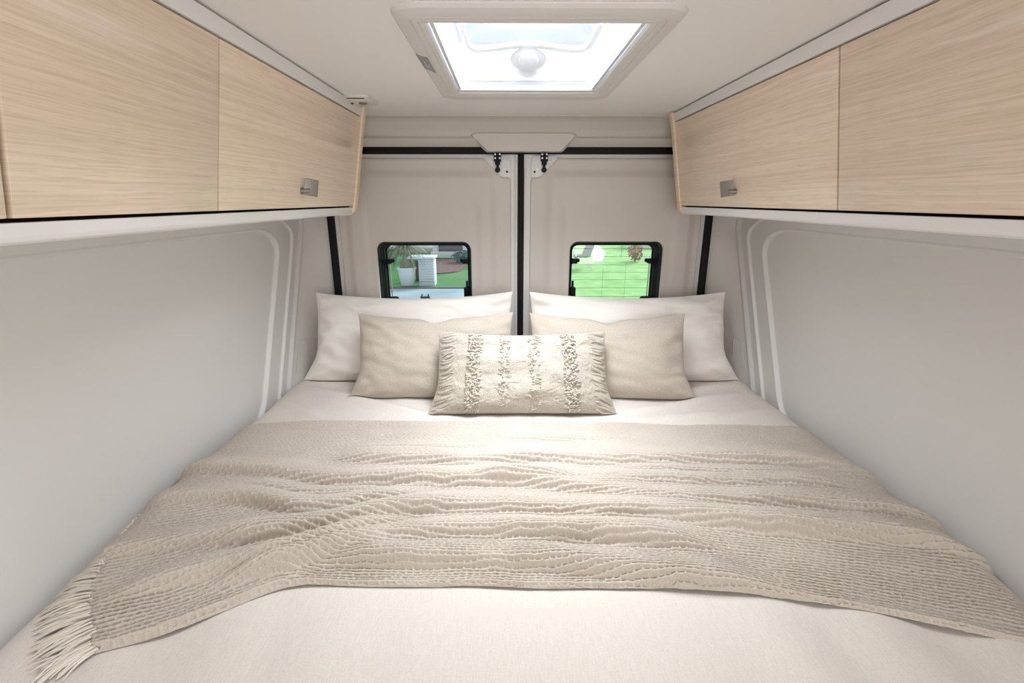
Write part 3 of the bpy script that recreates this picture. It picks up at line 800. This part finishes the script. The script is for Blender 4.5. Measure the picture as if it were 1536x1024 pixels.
# white louvred box beside the pot
lb = root('louvred_box', (-2.13, 12.5, G), 'white louvred box with overhanging lid standing right of the palm pot', 'box')
MB().box(-2.33, -1.93, 12.32, 12.70, G, G+.66, .01).done('body', M['housewhite'], lb)
b = MB()
for k in range(9): b.box(-2.325, -1.935, 12.285, 12.325, G+.12+k*.066, G+.16+k*.066, 0, Matrix.Rotation(.5, 3, 'X'))
b.done('louvres', M['housewhite'], lb)
MB().box(-2.60, -1.90, 12.22, 12.80, G+.70, G+.75, .015).done('lid', M['housewhite'], lb)
MB().box(-2.30, -1.96, 12.40, 12.6, G+.65, G+.71).done('neck', M['housewhite'], lb)
# dark timber crate between
cr = root('timber_crate', (-2.44, 13.25, G), 'dark brown timber crate between palm pot and louvred box', 'crate')
b = MB()
for k in range(4): b.box(-2.58+k*.085, -2.51+k*.085, 13.2, 13.24, G, G+.55, .004)
b.done('slats', M['crate'], cr); MB().box(-2.58, -2.25, 13.24, 13.5, G, G+.5).done('body', M['crate'], cr)

def shrub(name, loc, r, hgt, m, label, cat, n=260, leaf=.07, stem=True):
    s_ = root(name, loc, label, cat); b = MB()
    for k in range(n):
        d = Vector((random.gauss(0, 1), random.gauss(0, 1), random.gauss(0, 1))).normalized()*random.uniform(.55, 1)
        c_ = Vector((loc[0]+d.x*r, loc[1]+d.y*r, loc[2]+hgt*.55+d.z*hgt*.5))
        a = Vector((random.gauss(0, 1), random.gauss(0, 1), random.gauss(0, 1))).normalized(); e = a.orthogonal().normalized(); f_ = a.cross(e)
        l = leaf*random.uniform(.6, 1.3)
        b.add([c_-e*l, c_+f_*l*.5, c_+e*l, c_-f_*l*.5], [(0, 1, 2, 3)])
    b.done('leaves', m, s_)
    b = MB()
    for k in range(5):
        a = k*1.256; b.tube([loc, (loc[0]+.5*r*math.cos(a), loc[1]+.5*r*math.sin(a), loc[2]+hgt*.7)], [.02, .008], 5)
    b.done('stems', M['bark'], s_)
    return s_
shrub('shrub', (-3.75, 13.4, G), .42, .95, M['shrub'], 'dark green shrub left of the palm pot outside left window', 'shrub', 420)
shrub('shrub', (-4.1, 15.4, G), .5, .9, M['shrub'], 'tall dark shrub behind the palm outside left window', 'shrub', 420)
shrub('shrub', (-1.55, 17.2, G), .5, .42, M['teal'], 'low blue-green shrub beneath the grey garage board', 'shrub', 420)
# house at the back left
hs = root('house', (-2.2, 19.2, G), 'grey boarded house front with white posts beyond the flower bed', 'house')
MB().box(-2.75, -1.75, 19.0, 19.2, G, G+2.6).done('board_wall', M['housegrey'], hs, smooth=False)
b = MB()
for k in range(14): b.box(-2.75, -1.75, 18.985, 19.0, G+.25+k*.17, G+.263+k*.17)
b.done('board_joints', M['crate'], hs, smooth=False)
for x in (-2.86, -1.70): MB().box(x-.09, x+.09, 18.85, 19.05, G, G+2.6, .01).done('post', M['housewhite'], hs)
MB().box(-3.0, -1.2, 18.6, 18.84, G, G+.22, .02).done('step', M['housewhite'], hs)
MB().box(-1.6, -1.0, 19.0, 19.2, G, G+2.6).done('side_wall', M['housewhite'], hs, smooth=False)
# beige terrace with a white table in front of a pale wall
tr = root('terrace_wall', (-4.3, 20.5, G), 'beige stepped terrace wall behind the palm and louvred box', 'wall')
MB().box(-6.2, -3.05, 20.4, 20.8, G, G+.20, .01).done('lower_course', M['beige'], tr)
MB().box(-6.2, -3.05, 20.6, 21.0, G+.20, G+.26, .01).done('coping', M['housewhite'], tr)
MB().box(-6.2, -3.05, 21.0, 21.3, G, G+2.2, .02).done('upper_course', plain('pale_render', (.62, .60, .62, 1), .8), tr)
# right window: garden chair, flowering shrub, white fence
ch = root('garden_chair', (2.55, 15.6, G), 'grey high-backed garden chair with white frame on the lawn', 'chair')
MB().prism([(2.40, .35), (2.58, .40), (2.72, .80), (2.78, 1.25), (2.74, 1.30), (2.62, 1.30), (2.58, .90), (2.40, .50)], 'y', 15.4, 15.9, .02).done('backrest', M['chairgrey'], ch)
ch_b = [v for v in ch.children][-1]
for v in ch_b.data.vertices: v.co.z += G
MB().box(2.10, 2.56, 15.4, 15.9, G+.36, G+.44, .03).done('seat', M['chairgrey'], ch)
for y in (15.38, 15.92):
    MB().tube([(2.12, y, G+.40), (2.16, y, G+.78), (2.60, y, G+.84)], .03, 8).done('arm', M['housewhite'], ch)
    MB().tube([(2.50, y, G+.38), (2.66, y-.05, G+.0)], .022, 8).done('leg', M['housewhite'], ch)
    MB().tube([(2.20, y, G+.38), (2.06, y-.05, G+.0)], .022, 8).done('leg', M['housewhite'], ch)
shrub('flowering_shrub', (4.55, 17.4, G), .30, .62, M['redleaf'], 'dull red leafed shrub on lawn outside right window', 'shrub', 260, .06)
shrub('flowering_shrub', (6.1, 23.5, G), .5, 1.25, M['pink'], 'pink flowering shrub beside the white garden wall', 'shrub', 240, .09)
fw = root('garden_wall', (6.2, 22.3, G), 'low white garden wall far across the right lawn', 'wall')
MB().box(5.45, 7.6, 22.2, 22.45, G, G+.55, .02).done('wall_course', M['housewhite'], fw)
for k in range(5): MB().box(5.5+k*.5, 5.6+k*.5, 22.25, 22.4, G+.55, G+1.1, .01).done('picket', M['housewhite'], fw)
MB().box(5.45, 7.6, 22.28, 22.37, G+1.0, G+1.08, .01).done('rail', M['housewhite'], fw)

# ================================================================ LIGHT
w = bpy.data.worlds.new('sky'); scene.world = w; w.use_nodes = True
bg = w.node_tree.nodes['Background']; bg.inputs['Color'].default_value = (.93, .965, 1.0, 1); bg.inputs['Strength'].default_value = .60
def area(name, loc, rot, sx, sy, e, c=(1, 1, 1)):
    l = bpy.data.lights.new(name, 'AREA'); l.shape = 'RECTANGLE'; l.size = sx; l.size_y = sy; l.energy = e; l.color = c
    o = bpy.data.objects.new(name, l); COL.objects.link(o); o.location = loc; o.rotation_euler = rot; return o
hl_ = area('daylight_above_hatch', (.10, 1.20, 2.20), (0, 0, 0), .8, .8, 28, (1, .99, .98)); hl_.data.spread = math.radians(116)
area('daylight_from_cab', (0.55, -1.5, 1.50), (math.radians(86), 0, math.radians(13)), 1.8, 1.3, 18, (1, .985, .97))
sun = bpy.data.lights.new('sun', 'SUN'); sun.energy = 3.0; sun.angle = math.radians(25)
so = bpy.data.objects.new('sun', sun); COL.objects.link(so)
so.rotation_euler = Vector((-.6, -.65, -.62)).to_track_quat('-Z', 'Y').to_euler()

# ================================================================ CAMERA
f_px = 720.0; vx, vy = 761.0, 300.0
t = math.atan((512-vy)/f_px); yaw = math.atan((768-vx)/f_px*math.cos(t))
cam = bpy.data.cameras.new('camera'); cam.sensor_width = 36; cam.sensor_fit = 'HORIZONTAL'; cam.lens = 36*f_px/1536
cam.clip_start = .02; cam.clip_end = 200
co = bpy.data.objects.new('camera', cam); COL.objects.link(co)
co.location = (-.055, 0, 1.58); co.rotation_euler = (math.pi/2-t, 0, -yaw)
scene.camera = co
vs = scene.view_settings; vs.view_transform = 'Standard'; vs.look = 'None'; vs.gamma = 1; vs.use_curve_mapping = False
vs.exposure = 0.80
scene.cycles.max_bounces = 12; scene.cycles.diffuse_bounces = 8; scene.cycles.transparent_max_bounces = 12
scene.cycles.use_denoising = True
